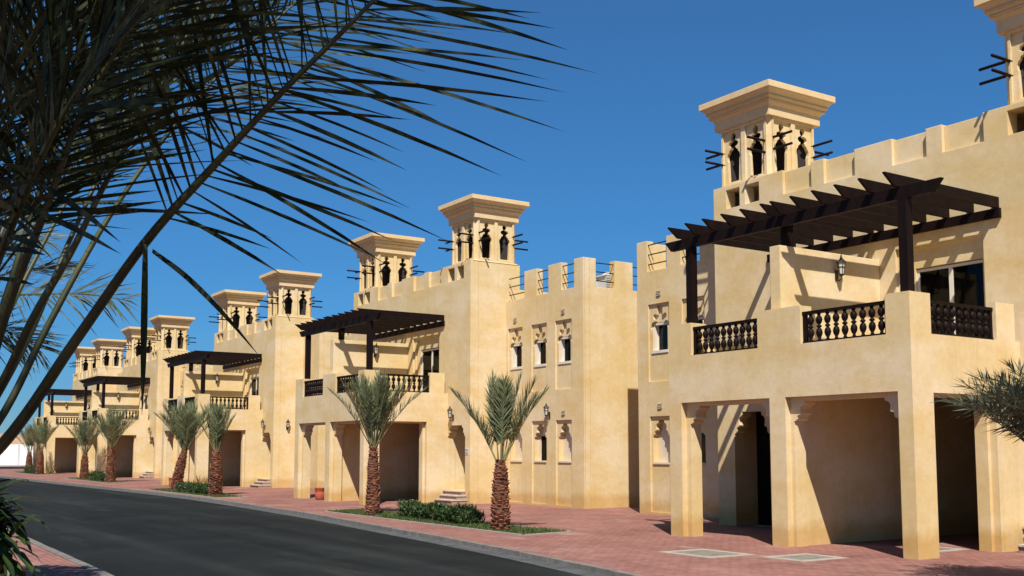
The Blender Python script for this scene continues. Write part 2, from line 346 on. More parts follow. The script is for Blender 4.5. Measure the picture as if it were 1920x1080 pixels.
def build_villa(d, label, near=True):
    V = empty('villa', BASE + Vector((0, d, 0)), label, 'villa', 'sand coloured villas in a row')
    K = 'near' if near else 'short'
    # ---------------- carport and balcony front
    def f(b):
        top = [(UC, -0.25), (UC, 4.23), (10.93, 4.23), (10.93, 3.57), (12.71, 3.57), (12.71, 4.25), (13.73, 4.25), (13.73, 3.57), (15.50, 3.57), (15.50, 4.22), (U1, 4.22), (U1, -0.25)]
        b.plate('x', top, [rect(10.74, 13.10, -0.1, 2.64), rect(13.47, 15.81, -0.1, 2.64)], VF, VF + 0.13)
        b.plate('x', [(UC + 0.36, -0.25), (UC + 0.36, 3.56), (U1 - 0.002, 3.56), (U1 - 0.002, -0.25)], [arch(10.845, 13.02, -0.1, 2.57, 0.25, 0.36), arch(13.53, 15.69, -0.1, 2.57, 0.25, 0.36)], VF + 0.13, VF + 0.42)
        # piers carried back behind the thin front skin
        b.box(VF + 0.13, 15.02, UC + 0.13, 10.93, 3.565, 4.23); b.box(VF + 0.13, VF + 0.30, 12.71, 13.73, 3.55, 4.25); b.box(VF + 0.13, VF + 0.42, 15.50, U1, 3.55, 4.22)
    part('carport_wall', 'cf', V, f, 'stucco_plain')
    def f(b):
        b.plate('y', [(VF + 0.13, -0.25), (VF + 0.13, 4.23), (15.02, 4.23), (15.02, 3.57), (16.83, 3.57), (16.83, 4.23), (17.38, 4.23), (17.38, 3.57), (VM, 3.57), (VM, -0.25)], [rect(15.02, 16.72, -0.1, 2.62)], UC, UC + 0.13)
        b.plate('y', [(VF + 0.13, -0.25), (VF + 0.13, 3.56), (VM, 3.56), (VM, -0.25)], [rect(15.07, 16.64, -0.1, 2.57)], UC + 0.13, UC + 0.36)
    part('carport_wall', 'cs', V, f, 'stucco_plain')
    part('carport_wall', 'cd', V, lambda b: b.box(VF + 0.424, VM - 0.003, 13.12, 13.45, -0.2, 2.78), 'stucco')
    def f(b):   # garage bay that runs back under the main block
        b.box(VM + 0.302, 20.6, 10.66, 10.834, -0.2, 2.80); b.box(VM + 0.302, 20.6, 13.12, 13.45, -0.2, 2.80)
        b.box(20.4, 20.598, 10.834, 13.12, -0.2, 2.80); b.box(VM + 0.302, 20.6, 10.66, 13.45, 2.802, 2.95)
    part('garage_wall', 'garage', V, f, 'stucco')
    part('balcony_floor', 'slab', V, lambda b: b.box(VF + 0.425, VM - 0.003, UC + 0.365, U1 - 0.003, 2.80, 3.36), 'stucco')
    part('balcony_divider', 'div', V, lambda b: b.box(14.66, VM - 0.003, 13.31, 13.55, 3.362, 5.45), 'stucco')
    part('balcony_wall', 'far', V, lambda b: b.box(VF + 0.425, VM - 0.003, U1 - 0.28, U1, 3.362, 3.9), 'stucco')
    # ---------------- main block
    def f(b):
        top = [(UM2, -0.25), (UM2, 7.82), (10.98, 7.82), (10.98, 7.28), (11.83, 7.28), (11.83, 7.82), (12.17, 7.82), (12.17, 7.28), (12.94, 7.28), (12.94, 7.82), (13.84, 7.82), (13.84, 7.28),
               (14.63, 7.28), (14.63, 7.82), (14.97, 7.82), (14.97, 7.28), (15.76, 7.28), (15.76, 7.82), (UM1, 7.82), (UM1, -0.25)]
        holes = [rect(10.835, 13.12, -0.1, 2.79), rect(11.08, 12.94, 3.40, 5.60), arch(9.36, 10.46, 0.40, 2.50, 0.20, 0.36), arch(16.30, 17.36, -0.1, 2.56, 0.24, 0.5)]
        for t in (16.46, 9.22 + 0.26): holes += [rect(t, t + 0.43, 7.28, 7.72), rect(t + 0.60, t + 1.03, 7.28, 7.72)]
        b.plate('x', top, holes, VM, VM + 0.30)
    part('main_wall', 'main', V, f, 'stucco')
    for i, (a0, a1) in enumerate(((10.98, 11.83), (12.17, 12.94), (13.84, 14.63), (14.97, 15.76))):
        part('parapet_panel', 'pp%d' % i, V, lambda b: b.box(VM + 0.09, VM + 0.29, a0 - 0.0, a1 + 0.0, 7.2, 7.795), 'stucco')
    def f(b):   # side, rear and roof of the main block, stair hall behind the tower openings
        b.box(VM + 0.302, VB, UM2, UM2 + 0.3, -0.25, 7.0); b.box(VM + 0.302, VB, UM1 - 0.3, UM1, -0.25, 7.0)
        b.box(VB - 0.3, VB - 0.002, UM2 + 0.3, UM1 - 0.3, -0.25, 7.4); b.box(VM + 0.302, VB - 0.3, UM2 + 0.3, UM1 - 0.3, 6.8, 7.0)
        b.box(VM + 1.2, VM + 1.5, UM2 + 0.3, UM1 - 0.3, 2.96, 6.8)
    part('main_block', 'mblock', V, f, 'stucco')
    # ---------------- upstairs sliding door
    def f(b):
        z0, z1, a0, a1, x = 3.40, 5.16, 11.14, 12.58, VM + 0.16
        for s0, s1 in ((a0, a0 + 0.05), (a1 - 0.05, a1), ((a0 + a1) / 2 - 0.04, (a0 + a1) / 2 + 0.04)): b.box(x, x + 0.06, s0, s1, z0, z1)
        b.box(x + 0.002, x + 0.058, a0, a1, z1 - 0.05, z1 + 0.001); b.box(x + 0.002, x + 0.058, a0, a1, z0, z0 + 0.06)
    sl = part('sliding_door', 'slide', V, f, 'white')
    for i, (a0, a1) in enumerate(((11.19, 11.82), (11.90, 12.53))):
        part('pane', 'slp%d' % i, sl, lambda b: b.box(VM + 0.185, VM + 0.193, a0, a1, 3.46, 5.11), 'glass')
    def f(b):
        pts = [(VM + 0.33 + 0.035 * math.sin(k * 1.25) * (1 + 0.4 * math.sin(k * 0.37)), 11.10 + k * 0.0253) for k in range(60)]
        for i in range(59): b.add([(*pts[i], 3.42), (*pts[i + 1], 3.42), (*pts[i + 1], 5.2), (*pts[i], 5.2)], [(0, 1, 2, 3)])
    part('curtain', 'curt', sl, f, 'curtain', True)
    # recess head and cheek around the door, with a small scalloped bracket row
    def f(b):
        b.plate('x', rect(11.06, 12.96, 3.38, 5.62), [arch(11.14, 12.86, 3.40, 5.54, 0.16, 0.22)], VM + 0.065, VM + 0.12)
        b.plate('x', rect(11.06, 12.96, 3.38, 5.62), [rect(11.14, 12.58, 3.40, 5.18)], VM + 0.122, VM + 0.30)
        b.box(VM + 0.302, VM + 1.19, 11.0, 11.08, 3.38, 5.62); b.box(VM + 0.302, VM + 1.19, 12.94, 13.02, 3.38, 5.62)
    part('door_recess', 'slrec', V, f, 'stucco')
    # ---------------- entrance doors (deep niches) and steps
    def f(b):
        b.box(VM + 0.302, VM + 0.85, a0 - 0.1, a0, z0 - 0.1, 2.7); b.box(VM + 0.302, VM + 0.85, a1, a1 + 0.1, z0 - 0.1, 2.7)
        b.box(VM + 0.302, VM + 0.85, a0 - 0.1, a1 + 0.1, 2.6, 2.72)
        b.box(VM + 0.302, VM + 0.85, a0, a1, z0 - 0.3, z0 + 0.002)
    for i, (a0, a1, z0) in enumerate(((9.36, 10.46, 0.40), (16.30, 17.36, 0.0))): part('door_niche', 'niche%d' % i, V, f, 'stucco')
    for i, (a0, a1, z0) in enumerate(((9.36, 10.46, 0.402), (16.30, 17.36, 0.0))):
        def f(b):
            c = (a0 + a1) / 2
            for s0, s1 in ((a0, c - 0.006), (c + 0.006, a1)):
                b.box(VM + 0.70, VM + 0.76, s0, s1, z0, 2.6)
                w_ = s1 - s0
                for zz0, zz1 in ((z0 + 0.12, z0 + 0.9), (z0 + 1.02, 2.48)): b.box(VM + 0.685, VM + 0.70, s0 + 0.09, s1 - 0.09, zz0, zz1)
        dr = part('door', 'door%d' % i, V, f, 'wood' if i else 'doorpaint')  # carport-side door coloured near black, so its doorway looks deeply shaded
        part('handle', 'dh%d' % i, dr, lambda b: b.tube([(VM + 0.66, (a0 + a1) / 2 + 0.06, z0 + 0.9), (VM + 0.64, (a0 + a1) / 2 + 0.06, z0 + 1.0), (VM + 0.66, (a0 + a1) / 2 + 0.06, z0 + 1.1)], 0.012), 'metal')
    for i, (v0, z1, a0, a1) in enumerate(((16.92, 0.135, 9.20, 10.28), (17.14, 0.27, 9.26, 10.34), (17.36, 0.40, 9.34, 10.44))):
        st = part('step', 'st%d' % i, V, lambda b: b.box(v0 - 0.03, VM - 0.004 - 0.002 * i, a0 - 0.02, a1 + 0.02, z1 - 0.035, z1), 'step')
        part('riser', 'rs%d' % i, st, lambda b: b.box(v0, VM - 0.005 - 0.002 * i, a0, a1, -0.1, z1 - 0.035), 'riser')
    # ---------------- wings
    wins = [8.53, 7.185, 5.895] if near else []
    fw = [21.47, 20.13, 18.79]
    def wing_front(b, a0, a1, top, cs, lowwin):
        out = [(a0, -0.25)] + top + [(a1, -0.25)]
        holes = []; up = []; lo = []
        for c in cs:
            holes += [rect(c - 0.42, c + 0.42, 3.54, 5.64), rect(c - 0.40, c + 0.40, 0.06, 2.60)]
            up.append(whole(c)); lo.append(arch(c - 0.33, c + 0.33, 1.36, 2.50, 0.22, 0.42))
        b.plate('x', out, holes, VW, VW + 0.05)
        for c in cs: b.box(VW + 0.115, VW + 0.20, c - 0.41, c + 0.41, 5.135, 5.63)
        zt = min(z for _, z in top)
        b.plate('x', out, up + lo, VW + 0.05, VW + 0.24)
    def merl(m0, zb=6.56, zt=7.42):
        L = []
        for a0, a1 in m0: L += [(a0, zb), (a0, zt), (a1, zt), (a1, zb)]
        return L
    NM = [(UW2, 5.34), (5.99, 6.67), (7.31, 8.0)]; FM = [(18.02, 18.50), (19.30, 19.85), (20.57, 21.12), (21.92, UW1)]
    if near:
        part('wing_wall', 'wn', V, lambda b: wing_front(b, UW2, UM2 - 0.002, [(UW2, 6.56)] * 0 + merl(NM) + [(UM2 - 0.002, 6.56)], wins, 1), 'stucco')
    else:
        part('wing_wall', 'wns', V, lambda b: b.box(VW, VW + 0.24, 7.2, UM2 - 0.002, -0.25, 7.4), 'stucco')
    part('wing_wall', 'wf', V, lambda b: wing_front(b, UM1 + 0.002, UW1, [(UM1 + 0.002, 6.56)] + merl(FM), fw, 1), 'stucco')
    SM = [(VW + 0.242, 19.37), (20.09, 20.8), (21.5, 22.2), (22.9, 23.6), (24.3, 25.0), (25.7, 26.4), (27.0, VB)]
    def f(b):
        if near:
            a = UW2
            b.plate('y', [(VW + 0.242, -0.25)] + merl(SM) + [(VB, -0.25)], [], a, a + 0.24)
            b.box(VB - 0.24, VB - 0.002, a + 0.24, UM2 - 0.002, -0.25, 7.3); b.box(VW + 0.242, VB - 0.24, a + 0.242, UM2 - 0.002, 6.2, 6.4)
            b.box(VW + 0.6, VW + 0.8, a + 0.242, UM2 - 0.002, -0.25, 6.2)
        else:
            b.box(VW + 0.242, VB, 7.2, 7.44, -0.25, 7.4); b.box(VW + 0.242, VB, 7.44, UM2 - 0.002, 6.2, 6.4)
    part('wing_block', 'wb' + K, V, f, 'stucco')
    def f(b):
        b.plate('y', [(VW + 0.05, -0.25)] + merl([(VW + 0.05, 19.75)] + SM[2:]) + [(VB, -0.25)], [], UW1 - 0.24, UW1)
        b.box(VB - 0.24, VB - 0.002, UM1 + 0.002, UW1 - 0.242, -0.25, 7.3); b.box(VW + 0.242, VB - 0.24, UM1 + 0.002, UW1 - 0.242, 6.2, 6.4)
        b.box(VW + 0.6, VW + 0.8, UM1 + 0.002, UW1 - 0.242, -0.25, 6.2)
    part('wing_block', 'wbf', V, f, 'stucco')
    # windows
    for i, c in enumerate(wins + fw):
        def f(b):
            x0, x1 = VW + 0.10, VW + 0.34
            b.box(x0, x1, c - 0.30, c - 0.27, 4.36, 5.12); b.box(x0, x1, c + 0.27, c + 0.30, 4.36, 5.12)
            b.box(x0 - 0.001, x1, c - 0.26, c + 0.26, 5.07, 5.12); b.box(x0 - 0.075, x1, c - 0.33, c + 0.33, 4.30, 4.375)
            b.box(x0 + 0.12, x0 + 0.15, c - 0.27, c - 0.245, 4.375, 5.07); b.box(x0 + 0.12, x0 + 0.15, c + 0.245, c + 0.27, 4.375, 5.07)
        wn = part('window', 'uw%.2f' % c, V, f, 'white')
        part('pane', 'up%.2f' % c, wn, lambda b: b.box(VW + 0.232, VW + 0.239, c - 0.25, c + 0.25, 4.38, 5.06), 'glass')
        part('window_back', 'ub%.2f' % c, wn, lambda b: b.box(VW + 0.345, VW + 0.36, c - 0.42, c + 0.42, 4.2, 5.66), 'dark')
        # ground-floor niche: blank panel, or a window in the middle one
        mid = i in (1, 4) if near else i == 1
        def f(b):
            b.box(VW + 0.245, VW + 0.26, c - 0.36, c + 0.36, 1.28, 1.365)
            b.box(VW + 0.02, VW + 0.244, c - 0.325, c + 0.325, 1.325, 1.375)
            if mid:
                b.box(VW + 0.242, VW + 0.30, c - 0.34, c - 0.20, 1.36, 2.55); b.box(VW + 0.242, VW + 0.30, c + 0.26, c + 0.34, 1.36, 2.55); b.box(VW + 0.242, VW + 0.30, c - 0.20, c + 0.26, 2.14, 2.55)
            else: b.box(VW + 0.242, VW + 0.30, c - 0.34, c + 0.34, 1.36, 2.55)
        nw = part('niche_panel', 'ln%.2f' % c, V, f, 'cream')
        if mid:
            part('pane', 'lp%.2f' % c, nw, lambda b: b.box(VW + 0.27, VW + 0.278, c - 0.20, c + 0.26, 1.36, 2.14), 'glass')
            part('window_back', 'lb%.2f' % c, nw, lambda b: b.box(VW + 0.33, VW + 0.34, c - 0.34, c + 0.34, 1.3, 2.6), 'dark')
    # louvre vents
    for i, (a, z) in enumerate(([(8.53, 5.90), (5.9, 5.90), (5.9, 2.83)] if near else []) + [(21.45, 5.92), (21.45, 2.88), (18.79, 5.92)]):
        def f(b):
            b.box(VW - 0.012, VW - 0.001, a - 0.09, a + 0.09, z - 0.085, z + 0.085)
            for k in range(4): b.add([(VW - 0.035, a - 0.075, z - 0.07 + k * 0.04), (VW - 0.035, a + 0.075, z - 0.07 + k * 0.04), (VW - 0.012, a + 0.075, z - 0.04 + k * 0.04), (VW - 0.012, a - 0.075, z - 0.04 + k * 0.04)], [(0, 1, 2, 3)])
        part('vent', 'vt%.2f%.2f' % (a, z), V, f, 'vent')
    # dark bars between the merlons
    gaps = [('x', a, b_) for a, b_ in ([(5.34, 5.99), (6.67, 7.31), (8.0, 8.95)] if near else []) + [(21.12, 21.92), (19.85, 20.57), (18.50, 19.30)]]
    gaps += [('y', a, b_) for a, b_ in ([(19.37, 20.09), (20.8, 21.5), (22.2, 22.9)] if near else [])]
    for i, (ax, a, b_) in enumerate(gaps):
        def f(b):
            for z in (6.76, 7.03, 7.30):
                if ax == 'x': b.tube([(VW + 0.06, a - 0.01, z), (VW + 0.06, b_ + 0.01, z)], 0.017, 6)
                else: b.tube([(a - 0.01, UW2 + 0.06, z), (b_ + 0.01, UW2 + 0.06, z)], 0.017, 6)
        part('parapet_railing', 'pr%s%.2f' % (ax, a), V, f, 'metal')
    # ---------------- wind towers
    for ti, tu in enumerate((16.29, 9.06)):
        x0, y0, s = 17.69, tu, 1.61
        x1, y1 = x0 + s, y0 + s
        def f(b):
            # base block between the parapets
            ya, yb = max(y0 - 0.14, UM2 + 0.002), min(y1 + 0.12, UM1 - 0.002)
            b.box(VM + 1.05, x1 + 0.12, ya, yb, 7.0, 7.815); b.box(VM + 0.302, VM + 1.05, ya, ya + 0.09, 7.0, 7.815); b.box(VM + 0.302, VM + 1.05, yb - 0.09, yb, 7.0, 7.815); b.box(VM + 0.302, VM + 1.05, ya + 0.09, yb - 0.09, 7.745, 7.815)
            ch = 0.11; zb, zt = 7.82, 9.24
            for face in range(4):
                c = {0: y0 + s / 2, 1: x0 + s / 2, 2: y0 + s / 2, 3: x0 + s / 2}[face]
                lo, hi = c - s / 2 + ch, c + s / 2 - ch
                pan = [(c - 0.64, c - 0.065), (c + 0.065, c + 0.64)]
                pl = 'x' if face in (0, 2) else 'y'
                cc = {0: (x0, x0 + 0.05, x0 + 0.13), 2: (x1, x1 - 0.05, x1 - 0.13), 1: (y0, y0 + 0.05, y0 + 0.13), 3: (y1, y1 - 0.05, y1 - 0.13)}[face]
                b.plate(pl, rect(lo, hi, zb, zt), [rect(p0, p1, 7.92, 9.17) for p0, p1 in pan], cc[0], cc[1])
                b.plate(pl, rect(lo, hi, zb, zt), [keyhole((p0 + p1) / 2, 7.96, 9.13, 0.205) for p0, p1 in pan], cc[1], cc[2])
            # chamfered corners
            for cx, cy, sx, sy in ((x0, y0, 1, 1), (x1, y0, -1, 1), (x1, y1, -1, -1), (x0, y1, 1, -1)):
                pts = [(cx + sx * ch, cy), (cx, cy + sy * ch), (cx + sx * 0.13, cy + sy * ch), (cx + sx * ch, cy + sy * 0.13)]
                b.add([(q[0], q[1], z) for z in (zb, zt) for q in pts], [(0, 1, 5, 4), (1, 2, 6, 5), (2, 3, 7, 6), (3, 0, 4, 7)])
            # sloped skirt where the shaft meets its base
            b.frustum((x0 - 0.10, x1 + 0.06, y0 - 0.02, y1 + 0.02), 7.815, (x0 + 0.002, x1 - 0.002, y0 + 0.002, y1 - 0.002), 7.86)
            b.box(x0 + 0.13, x1 - 0.13, y0 + 0.13, y1 - 0.13, 7.86, 7.95); b.box(x0 + 0.13, x1 - 0.13, y0 + 0.13, y1 - 0.13, 9.15, 9.24)
        T = part('wind_tower', 'tw%d' % ti, V, f, 'stucco')
        def f(b):
            e = lambda q: (x0 - q, x1 + q, y0 - q, y1 + q)
            b.box(x0 - 0.05, x1 + 0.05, y0 - 0.05, y1 + 0.05, 9.24, 9.45); b.frustum(e(0.045), 9.45, e(0.11), 9.535)
            b.box(x0 - 0.145, x1 + 0.145, y0 - 0.145, y1 + 0.145, 9.535, 9.572); b.frustum(e(0.12), 9.572, e(0.175), 9.635)
            b.box(x0 - 0.20, x1 + 0.20, y0 - 0.20, y1 + 0.20, 9.635, 9.658)
            b.frustum(e(0.17), 9.658, e(0.27), 9.785); b.box(x0 - 0.31, x1 + 0.31, y0 - 0.31, y1 + 0.31, 9.785, 9.925)
        part('cornice', 'tc%d' % ti, T, f, 'cornice')
        def f(b):
            q = 0.14; t_ = 0.03
            b.plate('z', [(x0 + q, y0 + q + t_), (x0 + q + t_, y0 + q), (x1 - q, y1 - q - t_), (x1 - q - t_, y1 - q)], [], 7.95, 9.15)
            b.plate('z', [(x0 + q + t_, y1 - q), (x0 + q, y1 - q - t_), (x1 - q - t_, y0 + q), (x1 - q, y0 + q + t_)], [], 7.952, 9.148)
        part('air_baffle', 'tb%d' % ti, T, f, 'dark')  # cross partition added in near black, so the openings look shaded inside
        i = 0
        for zz in (8.41, 8.68):
            for off in (0.14, s - 0.14):
                for ax, q0, q1 in (('x', x0 + 0.14, x0 - 0.54), ('x', x1 - 0.14, x1 + 0.54), ('y', y0 + 0.14, y0 - 0.54), ('y', y1 - 0.14, y1 + 0.54)):
                    def f(b):
                        if ax == 'x': b.tube([(q0, y0 + off, zz), (q1, y0 + off, zz)], 0.03, 7)
                        else: b.tube([(x0 + off, q0, zz + 0.07), (x0 + off, q1, zz + 0.07)], 0.03, 7)
                    part('pole', 'tp%d_%d' % (ti, i), T, f, 'wood', True); i += 1
    # ---------------- pergola
    def f(b):
        b.plate('x', [(9.98, 6.00), (10.16, 5.80), (16.30, 5.80), (16.48, 6.00)], [], 14.70, 14.80)
        b.box(VM - 0.075, VM - 0.003, 10.70, 16.20, 5.83, 6.00)
    pg = part('pergola', 'pg', V, f, 'wood')
    CACHE.setdefault('rafter', None)
    if CACHE['rafter'] is None:
        b = MB(); b.plate('y', [(-0.45, 0.20), (-0.45, 0.185), (-0.20, 0.0), (2.73, 0.0), (2.73, 0.20)], [], -0.025, 0.025); CACHE['rafter'] = b.mesh('rafter', 'wood')
        b = MB(); b.box(-0.08, 0.08, -0.08, 0.08, 0, 1); CACHE['post'] = b.mesh('post', 'wood')
        b = MB(); b.lathe([(0.034, 0), (0.034, 0.02), (0.022, 0.04), (0.050, 0.09), (0.062, 0.14), (0.048, 0.195), (0.022, 0.225), (0.046, 0.24), (0.046, 0.262), (0.022, 0.28), (0.048, 0.315), (0.062, 0.365), (0.050, 0.41), (0.022, 0.445), (0.034, 0.46), (0.034, 0.49)], (0, 0, 0), 8); CACHE['bal'] = b.mesh('baluster', 'wood', True)
    for a in (15.95, 15.45, 14.96, 14.45, 13.95, 13.44, 13.20, 12.73, 12.24, 11.75, 11.25, 10.76):
        link('rafter', CACHE['rafter'], pg, Vector((VM - 2.735, a, 6.003)) - BASE)
    for x_, a, z0, z1 in ((14.75, 15.74, 4.22, 5.80), (15.0, 13.43, 5.45, 6.003), (14.75, 10.69, 4.23, 5.80)):
        o = link('post', CACHE['post'], pg, Vector((x_, a, z0)) - BASE); o.scale = (1, 1, z1 - z0)
    # ---------------- balustrades
    for i, (ax, c, a0, a1) in enumerate((('y', VF + 0.10, 13.73, 15.50), ('y', VF + 0.10, 10.93, 12.71), ('x', UC + 0.10, 15.02, 16.83))):
        def f(b):
            for z0, z1, hw in ((3.572, 3.605, 0.045), (4.08, 4.135, 0.05)):
                if ax == 'y': b.box(c - hw, c + hw, a0 + 0.002, a1 - 0.002, z0, z1)
                else: b.box(a0 + 0.002, a1 - 0.002, c - hw, c + hw, z0, z1)
            for s0 in (a0 + 0.002, a1 - 0.062):
                if ax == 'y': b.box(c - 0.035, c + 0.035, s0, s0 + 0.06, 3.605, 4.08)
                else: b.box(s0, s0 + 0.06, c - 0.035, c + 0.035, 3.605, 4.08)
        bl = part('balustrade', 'bl%d' % i, V, f, 'wood')
        nb = 9 if i else 10
        for k in range(nb):
            t = a0 + 0.06 + (a1 - a0 - 0.12) * (k + 0.5) / nb
            o = link('baluster', CACHE['bal'], bl, Vector((c, t, 3.60) if ax == 'y' else (t, c, 3.60)) - BASE)
    return V
VD = [0.0, 19.91, 37.14, 56.79, 73.26]
build_villa(VD[0], 'sand coloured villa standing behind the two square manhole covers')
build_villa(VD[1], 'sand coloured villa with a white tank and cooling unit on its roof')
build_villa(VD[2], 'sand coloured villa in the middle of the row of five', False)
build_villa(VD[3], 'sand coloured villa, second from the white boundary wall at the row end')
build_villa(VD[4], 'sand coloured villa at the row end beside the white boundary wall', False)
VN = ['the villa behind the manhole covers', 'the villa with the rooftop tank', 'the middle villa of the row', 'the villa second from the boundary wall', 'the last villa before the boundary wall']

# ------------------------------------------------------------------ wall lanterns
LM = {}
def lantern(p, direction, label):
    """direction: unit vector pointing off the wall"""
    o = empty('wall_lantern', p, label, 'lantern', 'bronze wall lanterns', math.atan2(direction[1], direction[0]))
    if not LM:
        b = MB(); b.box(-0.002, 0.02, -0.035, 0.035, -0.20, 0.0); b.tube([(0.0, 0, -0.17), (0.07, 0, -0.21), (0.13, 0, -0.18), (0.13, 0, -0.10)], 0.014, 6); LM['bracket'] = b.mesh('bracket', 'bronze')
        b = MB(); b.lathe([(0.012, -0.13), (0.05, -0.11), (0.055, -0.09), (0.04, -0.085)], (0.13, 0, 0), 6)
        for k in range(6):
            a = 2 * math.pi * (k + 0.5) / 6; b.tube([(0.13 + 0.047 * math.cos(a), 0.047 * math.sin(a), -0.09), (0.13 + 0.075 * math.cos(a), 0.075 * math.sin(a), 0.13)], 0.006, 4)
        b.lathe([(0.072, 0.04), (0.072, 0.05)], (0.13, 0, 0), 6); LM['cage'] = b.mesh('cage', 'bronze')
        b = MB(); b.lathe([(0.04, -0.088), (0.068, 0.128)], (0.13, 0, 0), 6); LM['glass_shade'] = b.mesh('glass_shade', 'lampglass')
        b = MB(); b.lathe([(0.095, 0.13), (0.09, 0.145), (0.05, 0.19), (0.03, 0.20), (0.032, 0.22), (0.012, 0.235), (0.018, 0.255), (0.004, 0.29)], (0.13, 0, 0), 6); LM['cap'] = b.mesh('cap', 'bronze')
    for k in LM: link(k, LM[k], o)
for d, vn in zip(VD, VN):
    lantern((16.20, 13.308 + d, 5.12), (0, -1), 'bronze lantern high on the balcony divider of ' + vn)
    lantern((VM - 0.002, 10.11 + d, 2.86), (-1, 0), 'bronze lantern over the entrance steps of ' + vn)
for d, vn in ((VD[0], VN[0]), (VD[1], VN[1]), (VD[3], VN[3])):
    lantern((VW - 0.002, 6.62 + d, 2.86), (-1, 0), 'bronze lantern between the ground floor niches of ' + vn)
for d, vn in ((VD[2], VN[2]), (VD[4], VN[4])):
    lantern((18.15, UM2 - 0.002 + d, 2.84), (0, -1), 'bronze lantern on the plain tower side wall of ' + vn)

# ------------------------------------------------------------------ small fixed things
o = empty('house_number_plate', (VM - 0.002, 9.235 + VD[1], 1.66), 'small white plate with four blue marks beside the entrance niche', 'plate')
link('plate', MB().box(-0.012, 0, -0.085, 0.085, -0.10, 0.10).mesh('plate', 'white'), o)
bb = MB()
for sy in (-0.04, 0.04):
    for sz in (-0.045, 0.045):
        bb.box(-0.016, -0.0125, sy - 0.028, sy + 0.028, sz - 0.030, sz - 0.008); bb.box(-0.016, -0.0125, sy - 0.022, sy + 0.022, sz + 0.004, sz + 0.028)
link('marks', bb.mesh('marks', 'blue'), o)
# roof plant on the second villa
o = empty('air_conditioner', (20.75, 25.9 , 6.40), 'grey slatted cooling unit on the villa roof behind the parapet', 'air conditioner')
b = MB(); b.box(-0.35, 0.35, -0.3, 0.3, 0.06, 0.12); b.box(-0.33, 0.33, -0.28, -0.22, 0.12, 0.72); b.box(-0.33, 0.33, 0.22, 0.28, 0.12, 0.72); b.box(-0.35, 0.35, -0.3, 0.3, 0.72, 0.76); b.box(-0.3, 0.3, -0.2, 0.2, 0.12, 0.72)
for sx in (-0.3, 0.3):
    for sy in (-0.25, 0.25): b.box(sx - 0.03, sx + 0.03, sy - 0.03, sy + 0.03, 0, 0.06)
link('housing', b.mesh('housing', 'acmetal'), o)
me = MB().box(-0.34, 0.34, -0.012, 0.012, 0, 0.02).mesh('slat', 'acmetal')
for k in range(8): link('slat', me, o, (0, -0.293, 0.16 + k * 0.07))
o = empty('water_tank', (21.35, 26.75, 6.40), 'white upright water tank on the villa roof behind the cooling unit', 'tank')
link('body', MB().lathe([(0.19, 0.12), (0.20, 0.16), (0.20, 0.5), (0.21, 0.52), (0.20, 0.54), (0.20, 0.92), (0.18, 0.97), (0.10, 1.01)], (0, 0, 0), 20).mesh('body', 'tank', True), o)
link('lid', MB().lathe([(0.09, 1.01), (0.09, 1.05), (0.05, 1.06)], (0, 0, 0), 16).mesh('lid', 'tank'), o)
link('stand', MB().box(-0.45, 0.45, -0.45, 0.45, 0.06, 0.118).box(-0.4, -0.3, -0.4, 0.4, 0, 0.06).box(0.3, 0.4, -0.4, 0.4, 0, 0.06).mesh('stand', 'acmetal'), o)
# manhole covers
def cover(x0, x1, y0, y1, label):
    c = ((x0 + x1) / 2, (y0 + y1) / 2); hx, hy = (x1 - x0) / 2, (y1 - y0) / 2
    o = empty('manhole_cover', (*c, 0), label, 'manhole cover', 'square manhole covers in the paving')
    b = MB(); b.plate('z', rect(-hx, hx, -hy, hy), [rect(-hx + 0.15, hx - 0.15, -hy + 0.15, hy - 0.15)], -0.03, 0.008); link('frame', b.mesh('frame', 'coverframe'), o)
    b = MB(); b.box(-hx + 0.16, hx - 0.16, -hy + 0.16, hy - 0.16, -0.03, 0.004); b.box(-0.10, 0.10, -hy * 0.4 - 0.015, -hy * 0.4 + 0.015, 0.0045, 0.012); b.box(-0.10, 0.10, hy * 0.4 - 0.015, hy * 0.4 + 0.015, 0.0045, 0.012)
    link('plate', b.mesh('plate', 'coverplate'), o)
cover(11.93, 12.95, 12.42, 13.66, 'large pale framed manhole cover before the narrow bay of the carport')
cover(12.74, 13.80, 11.24, 12.12, 'smaller pale framed manhole cover before the wide bay of the carport')
cover(15.9, 16.7, 11.05, 11.75, 'pale framed manhole cover just inside the side opening of the carport')
# terracotta tubs
def tub(x, y, label):
    o = empty('plant_tub', (x, y, 0), label, 'tub', 'terracotta tubs in the carports')
    link('body', MB().lathe([(0.14, 0), (0.165, 0.04), (0.175, 0.25), (0.168, 0.26), (0.172, 0.275), (0.182, 0.38), (0.19, 0.39), (0.19, 0.415), (0.165, 0.415), (0.15, 0.34)], (0, 0, 0), 18).mesh('body', 'terracotta', True), o)
    link('soil', MB().lathe([(0.155, 0.34), (0.15, 0.36)], (0, 0, 0), 14).mesh('soil', 'soil'), o)
tub(14.75, 34.35, 'terracotta tub in the narrow carport bay of the villa with the tank')
tub(14.3, 50.6, 'terracotta tub in the narrow carport bay of the middle villa')

